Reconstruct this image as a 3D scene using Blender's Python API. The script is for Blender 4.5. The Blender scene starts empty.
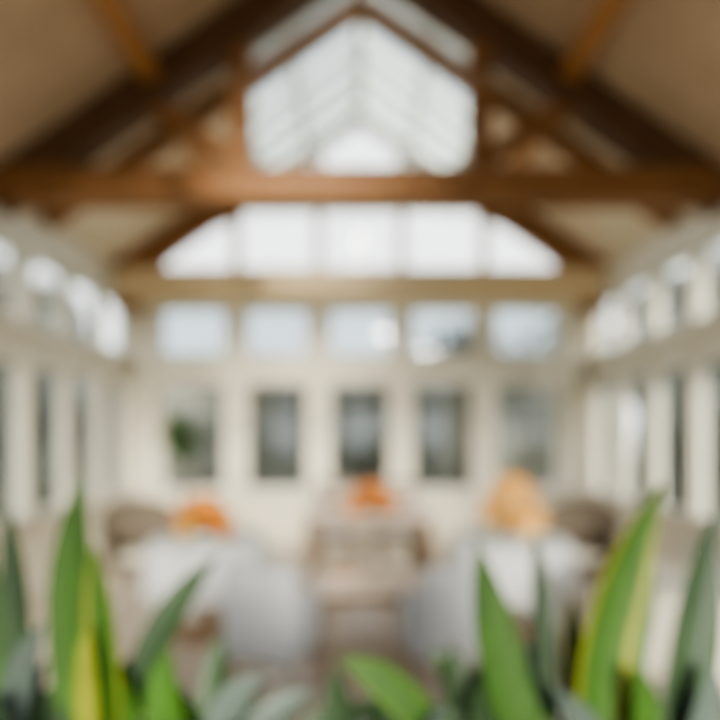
import bpy, bmesh, math, random
from mathutils import Vector, Matrix
random.seed(4)
DOF = True
scene = bpy.context.scene
COL = scene.collection
try:
    scene.view_settings.look = 'AgX - Medium High Contrast'
except Exception:
    pass

# ------------------------------------------------------------ materials
def mat(name, c, rough=0.6, c2=None, scale=8.0, bump=0.0, stretch=(1,1,1), metal=0.0, emit=0, trans=0.0):
    m = bpy.data.materials.new(name); m.use_nodes = True
    nt = m.node_tree; b = nt.nodes['Principled BSDF']
    b.inputs['Roughness'].default_value = rough
    b.inputs['Metallic'].default_value = metal
    b.inputs['Base Color'].default_value = (*c, 1)
    tc = nt.nodes.new('ShaderNodeTexCoord'); mp = nt.nodes.new('ShaderNodeMapping')
    mp.inputs['Scale'].default_value = stretch
    nt.links.new(tc.outputs['Object'], mp.inputs['Vector'])
    nz = nt.nodes.new('ShaderNodeTexNoise'); nz.inputs['Scale'].default_value = scale
    nz.inputs['Detail'].default_value = 4
    nt.links.new(mp.outputs[0], nz.inputs['Vector'])
    c2 = c2 or tuple(x*0.9 for x in c)
    r = nt.nodes.new('ShaderNodeValToRGB')
    r.color_ramp.elements[0].position = 0.35; r.color_ramp.elements[1].position = 0.65
    r.color_ramp.elements[0].color = (*c2, 1); r.color_ramp.elements[1].color = (*c, 1)
    nt.links.new(nz.outputs['Fac'], r.inputs['Fac'])
    nt.links.new(r.outputs[0], b.inputs['Base Color'])
    if bump:
        bp = nt.nodes.new('ShaderNodeBump'); bp.inputs['Strength'].default_value = bump
        nt.links.new(nz.outputs['Fac'], bp.inputs['Height']); nt.links.new(bp.outputs[0], b.inputs['Normal'])
    return m

def glass_mat(name, tint, refl=0.06):
    m = bpy.data.materials.new(name); m.use_nodes = True
    nt = m.node_tree; nt.nodes.clear()
    o = nt.nodes.new('ShaderNodeOutputMaterial'); mx = nt.nodes.new('ShaderNodeMixShader')
    t = nt.nodes.new('ShaderNodeBsdfTransparent'); t.inputs[0].default_value = (*tint, 1)
    g = nt.nodes.new('ShaderNodeBsdfGlossy'); g.inputs['Roughness'].default_value = 0.03
    mx.inputs[0].default_value = refl
    nt.links.new(t.outputs[0], mx.inputs[1]); nt.links.new(g.outputs[0], mx.inputs[2]); nt.links.new(mx.outputs[0], o.inputs[0])
    return m

M = {}
M['cream'] = mat('cream_paint', (0.88,0.825,0.70), 0.5, (0.84,0.785,0.66), 3)
M['sash'] = mat('white_sash_paint', (0.89,0.855,0.77), 0.4)
M['oak'] = mat('oak_beam', (0.36,0.175,0.07), 0.6, (0.25,0.115,0.045), 6, 0.3, (0.6,4,4))
M['oakdark'] = mat('dark_oak', (0.17,0.088,0.045), 0.6, (0.11,0.056,0.028), 6, 0.3, (0.6,4,4))
M['oakhoney'] = mat('honey_oak', (0.58,0.29,0.11), 0.55, (0.46,0.22,0.08), 6, 0.2, (4,0.6,4))
M['oakpale'] = mat('pale_oak', (0.88,0.70,0.46), 0.55, (0.82,0.63,0.39), 6, 0.2, (0.6,4,4))
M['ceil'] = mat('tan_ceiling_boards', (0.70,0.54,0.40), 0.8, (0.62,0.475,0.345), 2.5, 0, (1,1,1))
M['ceilsunlit'] = mat('sunlit_ceiling_boards', (0.92,0.82,0.66), 0.8, (0.89,0.77,0.59), 2.5, 0, (1,1,1))  # far-bay ceiling boards, sunlight on the slopes put into a lighter colour
M['glass'] = glass_mat('window_glass', (0.92,0.95,0.96))
M['roofglass'] = glass_mat('roof_glass', (0.66,0.72,0.75), 0.05)
M['linen'] = mat('white_linen', (0.72,0.73,0.75), 0.9, (0.66,0.67,0.70), 5)
M['creamlinen'] = mat('cream_linen', (0.82,0.77,0.66), 0.9)
M['uphol'] = mat('pale_blue_upholstery', (0.52,0.535,0.57), 0.9, (0.46,0.475,0.51), 30, 0.1)
M['walnut'] = mat('walnut', (0.28,0.19,0.13), 0.5, (0.21,0.14,0.09), 8, 0.1, (1,6,1))
M['wicker'] = mat('wicker', (0.26,0.21,0.16), 0.8, (0.14,0.115,0.09), 60, 0.5)
M['peachwood'] = mat('limed_wood', (0.78,0.66,0.56), 0.5, (0.70,0.58,0.48), 5, 0.05, (1,6,1))
M['orange'] = mat('orange_petal', (0.84,0.36,0.08), 0.6, (0.74,0.29,0.05), 20)
M['rust'] = mat('rust_petal', (0.66,0.31,0.13), 0.6, (0.54,0.23,0.08), 20)
M['peach'] = mat('peach_petal', (0.95,0.60,0.19), 0.6, (0.92,0.50,0.12), 20)
M['ivory'] = mat('ivory_petal', (0.94,0.78,0.48), 0.6)
M['ceramic'] = mat('white_ceramic', (0.85,0.84,0.80), 0.25)
M['leaf'] = mat('leaf_green', (0.045,0.115,0.013), 0.55, (0.03,0.078,0.010), 9, 0, (6,6,1))
M['leafdark'] = mat('leaf_dark', (0.03,0.06,0.023), 0.55, (0.018,0.04,0.015), 9)
M['leafbright'] = mat('leaf_bright', (0.09,0.18,0.02), 0.55, (0.055,0.13,0.015), 9)
M['leafteal'] = mat('leaf_teal', (0.08,0.108,0.092), 0.55, (0.056,0.078,0.067), 9)
M['leafyellow'] = mat('leaf_margin_yellow', (0.23,0.235,0.026), 0.55, (0.155,0.18,0.018), 9)
M['soil'] = mat('soil', (0.05,0.035,0.025), 0.95, (0.03,0.02,0.015), 40, 0.5)
M['slate'] = mat('slate_planter', (0.16,0.17,0.17), 0.7)
M['hedge'] = mat('hedge_foliage', (0.19,0.185,0.16), 0.9, (0.105,0.105,0.09), 5, 0.5)
M['bark'] = mat('bark', (0.14,0.11,0.09), 0.9, (0.09,0.07,0.055), 15, 0.4)
M['lawn'] = mat('lawn', (0.10,0.13,0.06), 0.95, (0.07,0.10,0.04), 2)

def tile_mat():
    m = bpy.data.materials.new('limestone_tiles'); m.use_nodes = True
    nt = m.node_tree; b = nt.nodes['Principled BSDF']; b.inputs['Roughness'].default_value = 0.35
    tc = nt.nodes.new('ShaderNodeTexCoord'); br = nt.nodes.new('ShaderNodeTexBrick')
    br.inputs['Scale'].default_value = 1.0
    br.inputs['Brick Width'].default_value = 0.6; br.inputs['Row Height'].default_value = 0.6
    br.inputs['Mortar Size'].default_value = 0.01; br.offset = 0
    br.inputs['Color1'].default_value = (0.66,0.57,0.49,1); br.inputs['Color2'].default_value = (0.57,0.48,0.40,1)
    br.inputs['Mortar'].default_value = (0.36,0.30,0.25,1)
    nt.links.new(tc.outputs['Object'], br.inputs['Vector']); nt.links.new(br.outputs[0], b.inputs['Base Color'])
    return m
M['tile'] = tile_mat()

# ------------------------------------------------------------ mesh builder
class B:
    def __init__(s, name):
        s.name = name; s.bm = bmesh.new(); s.mats = []
    def mi(s, k):
        if k not in s.mats: s.mats.append(k)
        return s.mats.index(k)
    def box(s, x0,x1,y0,y1,z0,z1, k, bev=0):
        vs = [s.bm.verts.new((x,y,z)) for x in (x0,x1) for y in (y0,y1) for z in (z0,z1)]
        idx = [(0,1,3,2),(4,6,7,5),(0,4,5,1),(2,3,7,6),(0,2,6,4),(1,5,7,3)]
        fs = [s.bm.faces.new([vs[i] for i in f]) for f in idx]
        for f in fs: f.material_index = s.mi(k)
        if bev:
            es = list({e for f in fs for e in f.edges})
            r = bmesh.ops.bevel(s.bm, geom=es, offset=bev, segments=3, affect='EDGES', profile=0.5)
            for f in r['faces']: f.material_index = s.mi(k); f.smooth = True
        return vs
    def bar(s, p, q, w, h, k, up=(0,0,1)):
        p=Vector(p); q=Vector(q); d=(q-p).normalized(); up=Vector(up)
        a=d.cross(up).normalized(); b=a.cross(d).normalized()
        vs=[]
        for c in (p,q):
            for i,j in ((-1,-1),(1,-1),(1,1),(-1,1)):
                vs.append(s.bm.verts.new(c+a*i*w/2+b*j*h/2))
        for f in ((3,2,1,0),(4,5,6,7),(0,1,5,4),(1,2,6,5),(2,3,7,6),(3,0,4,7)):
            fc=s.bm.faces.new([vs[i] for i in f]); fc.material_index=s.mi(k)
    def poly(s, pts, k):
        f=s.bm.faces.new([s.bm.verts.new(p) for p in pts]); f.material_index=s.mi(k); return f
    def tube(s, pts, radii, k, n=10):
        rings=[]
        for i,p in enumerate(pts):
            p=Vector(p)
            d=(Vector(pts[min(i+1,len(pts)-1)])-Vector(pts[max(i-1,0)])).normalized()
            ref=Vector((0,1,0)) if abs(d.y)<0.9 else Vector((1,0,0))
            a=d.cross(ref).normalized(); b=a.cross(d)
            rings.append([s.bm.verts.new(p+(a*math.cos(t)+b*math.sin(t))*radii[i]) for t in [2*math.pi*j/n for j in range(n)]])
        for r0,r1 in zip(rings,rings[1:]):
            for j in range(n):
                f=s.bm.faces.new((r0[j],r0[(j+1)%n],r1[(j+1)%n],r1[j])); f.material_index=s.mi(k); f.smooth=True
        for r in (rings[0],rings[-1]):
            f=s.bm.faces.new(r); f.material_index=s.mi(k)
    def lathe(s, cx, cy, prof, k, n=32, wav=None):
        rings=[]
        for i,(r,z) in enumerate(prof):
            ring=[]
            for j in range(n):
                t=2*math.pi*j/n
                rr=r*(1+(wav[0]*math.sin(wav[1]*t)*wav[2][i] if wav else 0))
                ring.append(s.bm.verts.new((cx+rr*math.cos(t),cy+rr*math.sin(t),z)))
            rings.append(ring)
        for r0,r1 in zip(rings,rings[1:]):
            for j in range(n):
                f=s.bm.faces.new((r0[j],r0[(j+1)%n],r1[(j+1)%n],r1[j])); f.material_index=s.mi(k); f.smooth=True
        for r in (rings[0],rings[-1]):
            f=s.bm.faces.new(r); f.material_index=s.mi(k)
    def leaf(s, base, ctrl, tip, w, k, kedge=None, wdir=(1,0,0), fold=0.18, n=14, strap=True):
        base,ctrl,tip=Vector(base),Vector(ctrl),Vector(tip)
        prev=None
        for i in range(n+1):
            t=i/n
            p=base*(1-t)**2+ctrl*2*t*(1-t)+tip*t*t
            d=((ctrl-base)*(1-t)+(tip-ctrl)*t).normalized()
            a=Vector(wdir); a=(a-d*a.dot(d)).normalized(); nrm=a.cross(d)
            if strap: ww=w*min(1,0.55+t*1.3)*max(0.0,1-max(0,(t-0.55)/0.45)**2.2)
            else: ww=w*math.sin(math.pi*min(1,t*0.97+0.03))**0.8
            ww=max(ww,0.0008)
            row=[]
            for u in (-1,-0.72,0,0.72,1):
                row.append(s.bm.verts.new(p+a*u*ww/2+nrm*fold*ww*abs(u)))
            if prev:
                for j in range(4):
                    f=s.bm.faces.new((prev[j],prev[j+1],row[j+1],row[j]))
                    f.material_index=s.mi(kedge if (kedge and j in (0,3)) else k); f.smooth=True
            prev=row
    def done(s, parent=None, loc=None, rotz=0, recalc=True):
        if recalc: bmesh.ops.recalc_face_normals(s.bm, faces=s.bm.faces)
        me=bpy.data.meshes.new(s.name); s.bm.to_mesh(me); s.bm.free()
        for k in s.mats: me.materials.append(M[k])
        o=bpy.data.objects.new(s.name, me); COL.objects.link(o)
        if parent: o.parent=parent
        if loc: o.location=loc
        o.rotation_euler=(0,0,rotz)
        return o

def empty(name, loc=(0,0,0), rotz=0):
    e=bpy.data.objects.new(name,None); COL.objects.link(e); e.location=loc; e.rotation_euler=(0,0,rotz)
    e.empty_display_size=0.2
    return e

# ------------------------------------------------------------ room shell
HW=3.0; YB=7.8; YF=-1.6; RIDGE=5.65
SL=0.70
def roofz(x): return RIDGE-SL*abs(x)

b=B('floor'); b.box(-HW-0.15,HW+0.15,YF-0.15,YB+0.15,-0.1,0,'tile'); b.done()
b=B('garden_ground'); b.box(-30,30,-25,40,-0.3,-0.1,'lawn'); b.done()

posts=[-2.76,-1.62,-0.54,0.54,1.62,2.76]
def end_wall(name, y, s):
    b=B(name)
    y0,y1=(y,y+0.15) if s>0 else (y-0.15,y)
    b.box(-HW-.15,HW+.15,y0,y1,0,0.70,'cream')
    b.box(-HW-.15,HW+.15,y0,y1,2.12,2.46,'cream')
    b.box(-HW-.15,HW+.15,y0,y1,3.10 if s>0 else 3.14,3.45,'cream')
    for i,x in enumerate(posts):
        w=(0.12 if s>0 else .09) if 0<i<5 else 0.16
        b.box(x-w,x+w,y0-0.03*s if s>0 else y0,y1 if s>0 else y1+0.03,0.70,3.14,'cream')
    b.box(-HW-.15,-2.9,y0,y1,0.7,3.14,'cream'); b.box(2.9,HW+.15,y0,y1,0.7,3.14,'cream')
    for x in posts[1:-1]:
        b.box(x-0.06,x+0.06,y0,y1,3.45,roofz(x)-0.12,'cream')
    for sx in (-1,1):
        b.bar((0,(y0+y1)/2,RIDGE-0.08),(sx*HW,(y0+y1)/2,roofz(HW)-0.08),0.15,0.13,'sash')
    b.box(-1.75,1.75,y0+.02,y1-.02,4.36,4.43,'cream')
    for p,q in zip(posts,posts[1:]):
        yy0,yy1=(y0-0.03,y0) if s>0 else (y1,y1+0.03)
        b.box(p+.16,q-.16,yy0,yy1,0.62,0.66,'cream'); b.box(p+.16,q-.16,yy0,yy1,0.14,0.18,'cream')
        b.box(p+.16,p+.2,yy0,yy1,0.18,0.62,'cream'); b.box(q-.2,q-.16,yy0,yy1,0.18,0.62,'cream')
    return b.done()
end_wall('wall_back',YB,1)
end_wall('wall_front',YF,-1)  # unseen end behind the camera, glazed to throw daylight onto wall_back
b=B('trim_1'); b.box(-HW+.16,HW-.16,YB-0.14,YB-.031,0.70,0.76,'sash'); b.box(-HW+.1,HW-.1,YB-0.09,YB-.031,2.40,2.46,'sash'); b.box(-HW+.1,HW-.1,YB-0.07,YB-.031,2.10,2.15,'sash'); b.done()

yposts=[YF+.1+ (YB-.2-YF)*i/12 for i in range(13)]
def side_wall(name, sx):
    b=B(name)
    x0,x1=sorted((sx*HW,sx*(HW+.15)))
    for z0,z1 in ((0,.7),(2.12,2.46),(3.12,3.5)):
        b.box(x0,x1,YF,YB,z0,z1,'cream')
    for y in yposts:
        xi0,xi1=sorted((sx*(HW-.02),sx*(HW+.08)))
        b.box(xi0,xi1,y-.055,y+.055,.7,3.12,'cream')
    return b.done()
side_wall('wall_left',-1); side_wall('wall_right',1)
for i,sx in enumerate((-1,1)):
    b=B('trim_%d'%(i+2))
    xa=sorted((sx*(HW-.10),sx*(HW-.021)))
    for z0,z1 in ((.70,.76),(2.40,2.46),(3.12,3.18)): b.box(xa[0],xa[1],YF+.05,YB-.15,z0,z1,'sash')
    b.done()
    b=B('baseboard_'+('left' if sx<0 else 'right'))
    xa=sorted((sx*(HW-.03),sx*HW-.001*sx)); b.box(xa[0],xa[1],YF+.01,YB-.05,0.002,.12,'sash'); b.done()

wn=0
def window(axis, c, a0,a1, z0,z1, nv, nh, key='glass'):
    global wn; wn+=1
    b=B('window_%d'%wn)
    f=0.04; dd=.03 if axis=='y' else .02
    def bx(u0,u1,w0,w1,d,k):
        if axis=='y': b.box(u0,u1,c-d,c+d,w0,w1,k)
        else: b.box(c-d,c+d,u0,u1,w0,w1,k)
    bx(a0,a1,z0,z0+f,dd,'sash'); bx(a0,a1,z1-f,z1,dd,'sash'); bx(a0,a0+f,z0+f,z1-f,dd,'sash'); bx(a1-f,a1,z0+f,z1-f,dd,'sash')
    for i in range(1,nv): 
        u=a0+(a1-a0)*i/nv; bx(u-.011,u+.011,z0+f,z1-f,.015,'sash')
    for i in range(1,nh):
        w=z0+(z1-z0)*i/nh; bx(a0+f,a1-f,w-.011,w+.011,.014,'sash')
    bx(a0+f*.5,a1-f*.5,z0+f*.5,z1-f*.5,.003,key)
    return b.done()
for yy in (YB+.075,YF-.075):  # YF set is unseen, added to let light in from behind the camera
    m=.12 if yy>0 else .09
    for i,(p,q) in enumerate(zip(posts,posts[1:])):
        l=m if i>0 else .16; r=m if i<4 else .16
        window('y',yy,p+l,q-r,.70,2.12,1,1)
        window('y',yy,p+l,q-r,2.46,3.10 if yy>0 else 3.14,1,1,'roofglass' if yy>0 else 'glass')
for sx in (-1,1):
    for p,q in zip(yposts,yposts[1:]):
        window('x',sx*(HW+.05),p+.055,q-.055,.70,2.12,1,1)
        window('x',sx*(HW+.05),p+.055,q-.055,2.46,3.12,1,1)
for nm,yy in (('gable_window',YB+.075),('gable_window',YF-.075)):  # the YF gable is unseen glazing, added to light the back wall
    b=B(nm)
    b.poly([(-2.85,yy,3.46),(2.85,yy,3.46),(2.85,yy,roofz(2.85)-.1),(0,yy,RIDGE-.1),(-2.85,yy,roofz(2.85)-.1)],'glass')
    b.done()

GX=1.28
def rp(x,y,off=0):
    s=1 if x>=0 else -1
    n=Vector((s*SL,0,1)).normalized()
    return Vector((x,y,roofz(x)))+n*off
def slab(b,sx,xa,xb,ya,yb,o0,o1,k):
    P=[rp(sx*x,y,o) for o in (o0,o1) for (x,y) in ((xa,ya),(xb,ya),(xb,yb),(xa,yb))]
    vs=[b.bm.verts.new(p) for p in P]
    for f in ((3,2,1,0),(4,5,6,7),(0,1,5,4),(1,2,6,5),(2,3,7,6),(3,0,4,7)):
        fc=b.bm.faces.new([vs[i] for i in f]); fc.material_index=b.mi(k)
YS=5.05
b=B('ceiling')
for sx in (-1,1):
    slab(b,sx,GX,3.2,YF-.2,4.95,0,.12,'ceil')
    slab(b,sx,GX,3.2,4.95,YB+.2,0,.12,'ceilsunlit')  # far bay takes the colour with sunlight painted in
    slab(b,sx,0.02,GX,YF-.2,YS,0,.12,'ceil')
b.done()
b=B('roof_skylight')
for sx in (-1,1):
    slab(b,sx,0.03,GX,YS,YB+.2,.05,.06,'roofglass')
    y=YS+.03
    while y<YB+.2:
        slab(b,sx,0.03,GX,y-.03,y+.03,-.05,.08,'sash'); y+=.45
    slab(b,sx,GX-.06,GX+.0,YS,YB+.2,-.06,.09,'sash')
    slab(b,sx,0.63,0.67,YS,YB+.2,.0,.08,'sash')
b.box(-.05,.05,YS,YB+.2,RIDGE-.10,RIDGE+.08,'sash')
b.done()
for sx in (-1,1):
    b=B('roof_purlin')
    c=rp(sx*1.74,0,-.08)
    b.bar((c.x,YF,c.z),(c.x,YB,c.z),.16,.15,'oakhoney',up=(sx*SL,0,1))
    b.done()

def truss(y,tz0,tz1,dep,kt,kr,kq,queen=True,arch=False,tie=True,rh=.26,xin=0.0):
    b=B('roof_truss')
    if tie: b.box(-HW+.0,HW-.0,y-dep/2,y+dep/2,tz0,tz1,kt,0.012)
    for s in (-1,1):
        b.bar((s*xin,y,roofz(xin)-.02-rh/2*1.2),(s*(HW-.02),y,roofz(HW-.02)-rh/2*1.2),dep*.9,rh,kr)
        if queen:
            qx=.97*s
            b.box(qx-.085,qx+.085,y-dep*.4,y+dep*.4,tz1,roofz(qx)-.2,kq)
            b.bar((s*1.03,y,tz1+.1),(s*1.72,y,roofz(1.72)-.3),dep*.6,.14,kq)
        if arch:
            pts=[]
            for i in range(9):
                t=i/8
                p=Vector((s*2.92,y,2.95))*(1-t)**2+Vector((s*2.55,y,4.0))*2*t*(1-t)+Vector((s*1.5,y,roofz(1.5)-.34))*t*t
                pts.append(p)
            for p,q in zip(pts,pts[1:]): b.bar(p,q+(q-p)*.12,dep*.8,.30,'oak')
    return b.done()
truss(4.9,3.34,3.61,.24,'oak','oakdark','oak',rh=.3)
truss(5.7,0,0,.14,'oak','oak','oak',queen=False,tie=False,rh=.15)
truss(7.4,3.09,3.48,.2,'oakpale','oak','oak',queen=False,arch=True,xin=1.4)
truss(2.2,3.35,3.58,.24,'oak','oakdark','oak')
truss(-.4,3.35,3.58,.24,'oak','oakdark','oak')

# ------------------------------------------------------------ furniture
def blossom(b,c,r,k):
    c=Vector(c)
    ax=Vector((random.uniform(-1,1),random.uniform(-1,1),random.uniform(.1,1))).normalized()
    t=ax.orthogonal().normalized(); u=ax.cross(t)
    for lay,(rad,lift,n) in enumerate(((1,.15,7),(.72,.5,6),(.4,.8,5))):
        for i in range(n):
            a=2*math.pi*(i+lay*.5)/n
            d=t*math.cos(a)+u*math.sin(a); w=ax.cross(d)
            e=c+d*r*rad+ax*r*lift
            m1=c+d*r*rad*.6+w*r*rad*.42+ax*r*lift*.4; m2=c+d*r*rad*.6-w*r*rad*.42+ax*r*lift*.4
            f=b.poly([c,m1,e,m2],k)
def bouquet(name,loc,R,H,keys,n=34,vz=.16):
    b=B(name)
    b.lathe(0,0,[(.035,0.0),(.06,.01),(.085,vz*.5),(.08,vz*.8),(.075,vz),(.08,vz+.01),(.06,vz-.005)],'ceramic',20)
    for i in range(n):
        a=random.uniform(0,2*math.pi); ph_=random.uniform(0.0,1)
        v=Vector((math.cos(a)*math.cos(ph_*1.5),math.sin(a)*math.cos(ph_*1.5),math.sin(ph_*1.5)))
        c=Vector((v.x*R,v.y*R,vz+.03+v.z*H))
        b.tube([(0,0,vz*.7),tuple(c)],[.004,.003],'leafdark',5)
        blossom(b,c,R*.42,random.choice(keys))
    for i in range(8):
        a=2*math.pi*i/8
        b.leaf((0,0,vz),(math.cos(a)*R*.7,math.sin(a)*R*.7,vz+.05),(math.cos(a)*R*1.1,math.sin(a)*R*1.1,vz),.04,'leafdark',wdir=(-math.sin(a),math.cos(a),0),strap=False,n=6)
    return b.done(loc=loc,recalc=False)

def cloth_table(loc,r,h,k):
    e=empty('dining_table',loc)
    b=B('tablecloth')
    b.lathe(0,0,[(.02,h),(r*.9,h),(r,h-.008),(r*1.03,h-.05),(r*1.05,h-.2),(r*1.09,h-.38)],k,64,(.05,11,[0,0,0,.2,.7,1]))
    b.done(parent=e)
    b=B('pedestal'); b.lathe(0,0,[(.28,0),(.26,.04),(.06,.09),(.05,h-.1),(.15,h-.03)],'walnut',20); b.done(parent=e)
    b=B('place_settings')
    for i in range(4):
        a=math.pi/4+i*math.pi/2; px,py=math.cos(a)*r*.66,math.sin(a)*r*.66
        b.lathe(px,py,[(.06,h+.002),(.11,h+.014),(.115,h+.018),(.06,h+.008)],'ceramic',24)
        gx,gy=math.cos(a+.4)*r*.6,math.sin(a+.4)*r*.6
        b.lathe(gx,gy,[(.03,h+.002),(.004,h+.01),(.004,h+.07),(.03,h+.10),(.034,h+.14),(.026,h+.17)],'glass',14)
    b.done(parent=e)
    return e
cloth_table((-1.12,4.45,0),.42,.70,'linen')
cloth_table((1.12,4.45,0),.42,.70,'linen')
cloth_table((1.72,3.05,0),.42,.74,'creamlinen')

def wood_table(name,loc,lx,ly,h,kt,kl,leg=.05):
    b=B(name)
    b.box(-lx,lx,-ly,ly,h-.035,h,kt,.008)
    b.box(-lx+.05,lx-.05,-ly+.05,ly-.05,h-.11,h-.036,kl)
    for sx in (-1,1):
        for sy in (-1,1):
            x=sx*(lx-.07); y=sy*(ly-.07)
            b.tube([(x,y,0),(x,y,h*.5),(x,y,h-.04)],[leg*.5,leg*.7,leg*.8],kl,12)
    return b.done(loc=loc)
wood_table('console_table',(0.08,5.7,0),.60,.38,.74,'peachwood','walnut')
wood_table('coffee_table',(0.05,4.35,0),.42,.32,.42,'peachwood','walnut')

def dining_chair(loc,rot,kf='walnut',ks='linen'):
    b=B('dining_chair')
    b.box(-.22,.22,-.22,.22,.42,.48,ks,.02)
    b.box(-.21,.21,-.21,.21,.37,.419,kf)
    for sx in (-1,1):
        b.tube([(sx*.19,-.19,0),(sx*.19,-.19,.38)],[.015,.022],kf,8)
        b.tube([(sx*.19,.23,0),(sx*.19,.2,.42),(sx*.19,.25,.95)],[.016,.022,.016],kf,8)
    for z in (.92,.72,.58):
        b.bar((-.19,.2+(z-.42)*.09,z),(.19,.2+(z-.42)*.09,z),.02,.055,kf)
    for i in range(-2,3): b.bar((i*.07,.225,.6),(i*.07,.245,.9),.015,.015,kf,up=(0,1,0))
    return b.done(loc=loc,rotz=rot)
def armchair(loc,rot,k='uphol'):
    e=empty('armchair',loc,rot); e.scale=(.8,.8,.88)
    b=B('upholstery')
    b.box(-.27,.27,-.25,.22,.20,.36,k,.03)
    b.box(-.20,.20,-.24,.16,.36,.46,k,.04)
    b.box(-.28,.28,.17,.29,.20,.82,k,.05)
    b.box(-.30,-.205,-.25,.2,.20,.60,k,.04); b.box(.205,.30,-.25,.2,.20,.60,k,.04)
    b.done(parent=e)
    b=B('legs')
    for sx in (-1,1):
        for y in (-.2,.24): b.tube([(sx*.24,y,0),(sx*.24,y,.21)],[.014,.024],'walnut',10)
    b.done(parent=e)
def wicker_chair(loc,rot):
    b=B('wicker_chair')
    b.lathe(0,0,[(.2,.30),(.27,.36),(.29,.42),(.24,.44)],'wicker',28)
    n=24; prev=None
    for i in range(n+1):
        a=math.radians(-25+230*i/n); t=math.sin(math.pi*i/n)
        top=.60+.30*t
        p0=Vector((.28*math.cos(a),.28*math.sin(a),.38)); p1=Vector((.33*math.cos(a),.33*math.sin(a),top))
        cur=(b.bm.verts.new(p0),b.bm.verts.new(p1),b.bm.verts.new(p1*1.0+Vector((.03*math.cos(a),.03*math.sin(a),0))),b.bm.verts.new(p0+Vector((.03*math.cos(a),.03*math.sin(a),0))))
        if prev:
            for j in range(4):
                f=b.bm.faces.new((prev[j],prev[(j+1)%4],cur[(j+1)%4],cur[j])); f.material_index=b.mi('wicker'); f.smooth=True
        prev=cur
    b.lathe(0,-.02,[(.2,.44),(.23,.46),(.22,.49),(.1,.5)],'creamlinen',24)
    for a in (45,135,225,315):
        a=math.radians(a); b.tube([(.25*math.cos(a),.25*math.sin(a),0),(.2*math.cos(a),.2*math.sin(a),.36)],[.015,.02],'wicker',8)
    b.done(loc=loc,rotz=rot)

armchair((-.52,3.6,0),math.radians(165)); armchair((.52,3.6,0),math.radians(195))
wicker_chair((-1.78,4.98,0),math.radians(35)); wicker_chair((1.78,4.98,0),math.radians(-35))
dining_chair((-.25,6.35,0),0); dining_chair((.38,6.35,0),0)
bouquet('flower_bouquet',(-1.13,4.34,.702),.175,.19,['orange','orange','peach'],60,.05)
bouquet('flower_bouquet',(.11,5.45,.742),.20,.15,['rust','orange'],46,.035)
bouquet('flower_bouquet',(1.10,4.34,.702),.185,.33,['peach','peach','ivory'],84,.05)

b=B('stacked_books'); b.box(-.12,.12,-.09,.09,0,.03,'ceramic',.003); b.box(-.10,.11,-.08,.08,.031,.055,'rust',.003); b.done(loc=(-.12,4.35,.421),rotz=.2)

def potted_tree(loc,hz,R,n=160,name='potted_ficus'):
    e=empty(name,loc)
    b=B('pot'); b.lathe(0,0,[(.14,0),(.19,.3),(.21,.34),(.18,.34),(.17,.3)],'ceramic',24); b.done(parent=e)
    b=B('trunk'); b.tube([(0,0,.3),(.02,0,.8),(-.01,0,hz)],[.03,.025,.012],'bark',8); b.done(parent=e)
    b=B('foliage')
    for i in range(n):
        v=Vector((random.gauss(0,1),random.gauss(0,1),random.gauss(0,1))).normalized()*R*random.uniform(.25,1)
        c=Vector((v.x,v.y,hz+v.z*1.7))
        d=Vector((random.uniform(-1,1),random.uniform(-1,1),random.uniform(-.8,.5))).normalized()*.14
        b.leaf(c,c+d*.5+Vector((0,0,.02)),c+d,.06,random.choice(['leaf','leafdark']),wdir=(d.y,-d.x,.3),n=5,strap=False)
    b.done(parent=e,recalc=False)
potted_tree((-2.12,7.15,0),1.4,.2)

# ------------------------------------------------------------ foreground planter + plants
b=B('planter_box')
b.box(-1.35,1.35,1.08,1.10,0,.75,'slate'); b.box(-1.35,1.35,1.50,1.52,0,.75,'slate')
b.box(-1.35,-1.33,1.10,1.50,0,.75,'slate'); b.box(1.33,1.35,1.10,1.50,0,.75,'slate')
b.box(-1.33,1.33,1.10,1.50,.0,.748,'soil'); b.done()
D=1.3
def W(px,py,d=D): return ((px-360)*d/600,d,1.5-(py-430)*d/600)
def plant(name,leaves):
    b=B(name)
    for L in leaves:
        (bx,by),(cx,cy),(tx,ty),w,k,ke,dd=L
        b_=Vector(W(bx,by)); c_=Vector(W(cx,cy)); t_=Vector(W(tx,ty))
        b_.z=.755; 
        b_.y+=dd*.3; c_.y+=dd; t_.y+=dd*1.6
        b.leaf(b_,c_,t_,w*D/600,k,ke,wdir=(1,-.25 if bx<360 else .25,0))
    for v in b.bm.verts: v.co.z=max(v.co.z,.752)
    return b.done(recalc=False)
plant('snake_plant',[((95,0),(66,640),(82,472),54,'leaf',None,0),((112,0),(122,640),(110,535),36,'leaf','leafyellow',-.05),
  ((70,0),(60,700),(52,600),34,'leafdark',None,.06),((120,0),(130,640),(214,560),36,'leafdark',None,.04),((105,0),(100,700),(112,605),32,'leafyellow','leafbright',-.07)])
plant('agave',[((20,0),(20,620),(-5,505),36,'leafdark',None,.03),((10,0),(10,700),(45,620),38,'leafteal',None,0),((30,0),(-10,700),(-30,560),40,'leaf',None,.05),((0,0),(10,700),(20,680),44,'leafdark','leafteal',-.05)])
plant('bromeliad',[((195,0),(165,720),(178,635),42,'leaf',None,-.04),((215,0),(215,700),(265,675),34,'leafteal',None,0),((205,0),(205,700),(215,645),30,'leafdark',None,.05),
  ((220,0),(260,715),(315,700),30,'leafteal',None,.02)])
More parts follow.
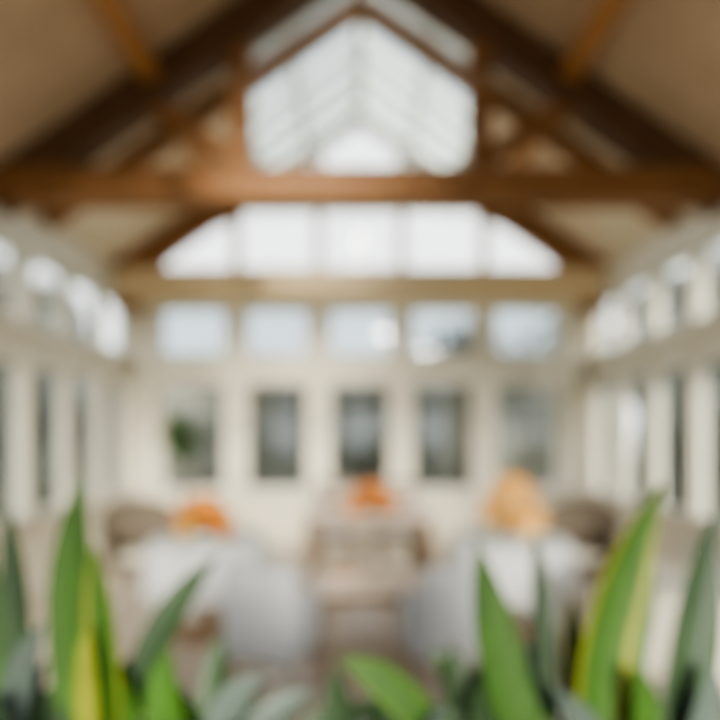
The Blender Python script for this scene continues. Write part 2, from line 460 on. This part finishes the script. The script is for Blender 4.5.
plant('bird_of_paradise',[((455,0),(410,675),(340,650),34,'leaf','leafbright',-.03),((430,0),(400,715),(345,715),34,'leafdark',None,.02),((470,0),(470,720),(455,655),40,'leafdark',None,.05),
  ((535,0),(500,690),(476,540),48,'leaf',None,0),((520,0),(520,700),(505,600),40,'leafdark',None,.06),((550,0),(560,660),(550,540),30,'leafdark','leafteal',.08),((490,0),(490,720),(480,670),44,'leafdark',None,0)])
plant('snake_plant',[((600,0),(575,640),(664,480),60,'leaf','leafyellow',0),((610,0),(640,660),(668,525),36,'leaf',None,.05),((585,0),(575,700),(582,600),30,'leafdark','leafyellow',.04),((630,0),(640,720),(620,650),32,'leaf',None,-.05)])
plant('agave',[((670,0),(670,640),(718,500),40,'leafdark','leafteal',0),((690,0),(700,690),(735,560),40,'leafdark',None,.04),((680,0),(690,720),(695,650),40,'leafteal',None,-.04)])
gl=[]
for i in range(60):
    x=random.uniform(-60,780); mid=225<x<350
    gl.append(((x,0),(x+random.uniform(-20,20),745),(x+random.uniform(-45,45),random.uniform(705,740) if mid else random.uniform(655,720)),random.uniform(24,38),random.choice(['leafdark','leafdark','leafteal','leaf']),None,random.uniform(-.04,.08)))
plant('ground_foliage',gl)

# ------------------------------------------------------------ exterior garden
from mathutils import noise
def lumpy(name,x0,x1,y0,y1,h,k):
    b=B(name)
    bmesh.ops.create_cube(b.bm,size=1)
    bmesh.ops.subdivide_edges(b.bm,edges=b.bm.edges[:],cuts=24,use_grid_fill=True)
    for v in b.bm.verts:
        p=Vector(((x0+x1)/2+v.co.x*(x1-x0),(y0+y1)/2+v.co.y*(y1-y0),(v.co.z+.5)*h-.1))
        n=noise.noise_vector(p*1.3)*.35+noise.noise_vector(p*4)*.12
        if v.co.z<-.45: n=n*0
        v.co=p+n
    b.mi(k)
    for f in b.bm.faces: f.smooth=True
    b.done()
lumpy('garden_hedge',-6.4,6.4,14.0,15.3,2.85,'hedge')
lumpy('garden_hedge',-8.4,-7.0,1,15.5,4.8,'hedge')
lumpy('garden_hedge',7.0,8.4,1,15.5,5.0,'hedge')
def tree(loc,h,R):
    e=empty('garden_tree',loc)
    b=B('trunk'); b.tube([(0,0,-.1),(.05,0,h*.4),(0,0,h*.8)],[.16,.12,.05],'bark',10)
    for i in range(9):
        a=i*2.4; z=h*(.4+.05*i)
        b.tube([(0.03,0,z),(math.cos(a)*R*.5,math.sin(a)*R*.5,z+.5),(math.cos(a)*R,math.sin(a)*R,z+1.1)],[.05,.03,.01],'bark',6)
    b.done(parent=e)
    b=B('crown')
    for i in range(520):
        v=Vector((random.gauss(0,.5),random.gauss(0,.5),random.gauss(0,.45)))*R
        c=Vector((v.x,v.y,h*.85+v.z)); d=Vector((random.uniform(-1,1),random.uniform(-1,1),random.uniform(-1,1))).normalized()*.2
        b.leaf(c,c+d*.5,c+d,.10,'hedge',wdir=(d.y,-d.x,.3),n=3,strap=False)
    b.done(parent=e,recalc=False)
tree((4.0,11.3,0),3.6,.9); tree((2.0,11.5,0),3.4,.7); tree((-5.4,8.5,0),3.9,.9); tree((5.4,7.5,0),3.9,.9); tree((5.4,4.6,0),3.6,.9); tree((-5.4,5.0,0),3.7,.9)

# ------------------------------------------------------------ light
w=bpy.data.worlds.new('overcast_sky'); scene.world=w; w.use_nodes=True
nt=w.node_tree; bg=nt.nodes['Background']
tc=nt.nodes.new('ShaderNodeTexCoord'); sp=nt.nodes.new('ShaderNodeSeparateXYZ'); r=nt.nodes.new('ShaderNodeValToRGB')
nt.links.new(tc.outputs['Generated'],sp.inputs[0]); nt.links.new(sp.outputs['Z'],r.inputs[0])
r.color_ramp.elements[0].color=(1,.985,.955,1); r.color_ramp.elements[1].color=(.90,.95,.98,1)
nt.links.new(r.outputs[0],bg.inputs[0]); bg.inputs[1].default_value=2.9
s=bpy.data.lights.new('sun','SUN'); s.energy=12.0; s.angle=math.radians(14); s.color=(1,.90,.74)
so=bpy.data.objects.new('sun',s); COL.objects.link(so)
so.rotation_euler=Vector((-.10,.92,-.24)).to_track_quat('-Z','Y').to_euler()

# ------------------------------------------------------------ camera
cam=bpy.data.cameras.new('camera'); co=bpy.data.objects.new('camera',cam); COL.objects.link(co)
co.location=(0,0,1.5); co.rotation_euler=(math.radians(90),0,0)
cam.sensor_width=36; cam.lens=30; cam.shift_y=70/720; cam.clip_start=.02
cam.dof.use_dof=DOF; cam.dof.focus_distance=.4; cam.dof.aperture_fstop=1.5
scene.camera=co
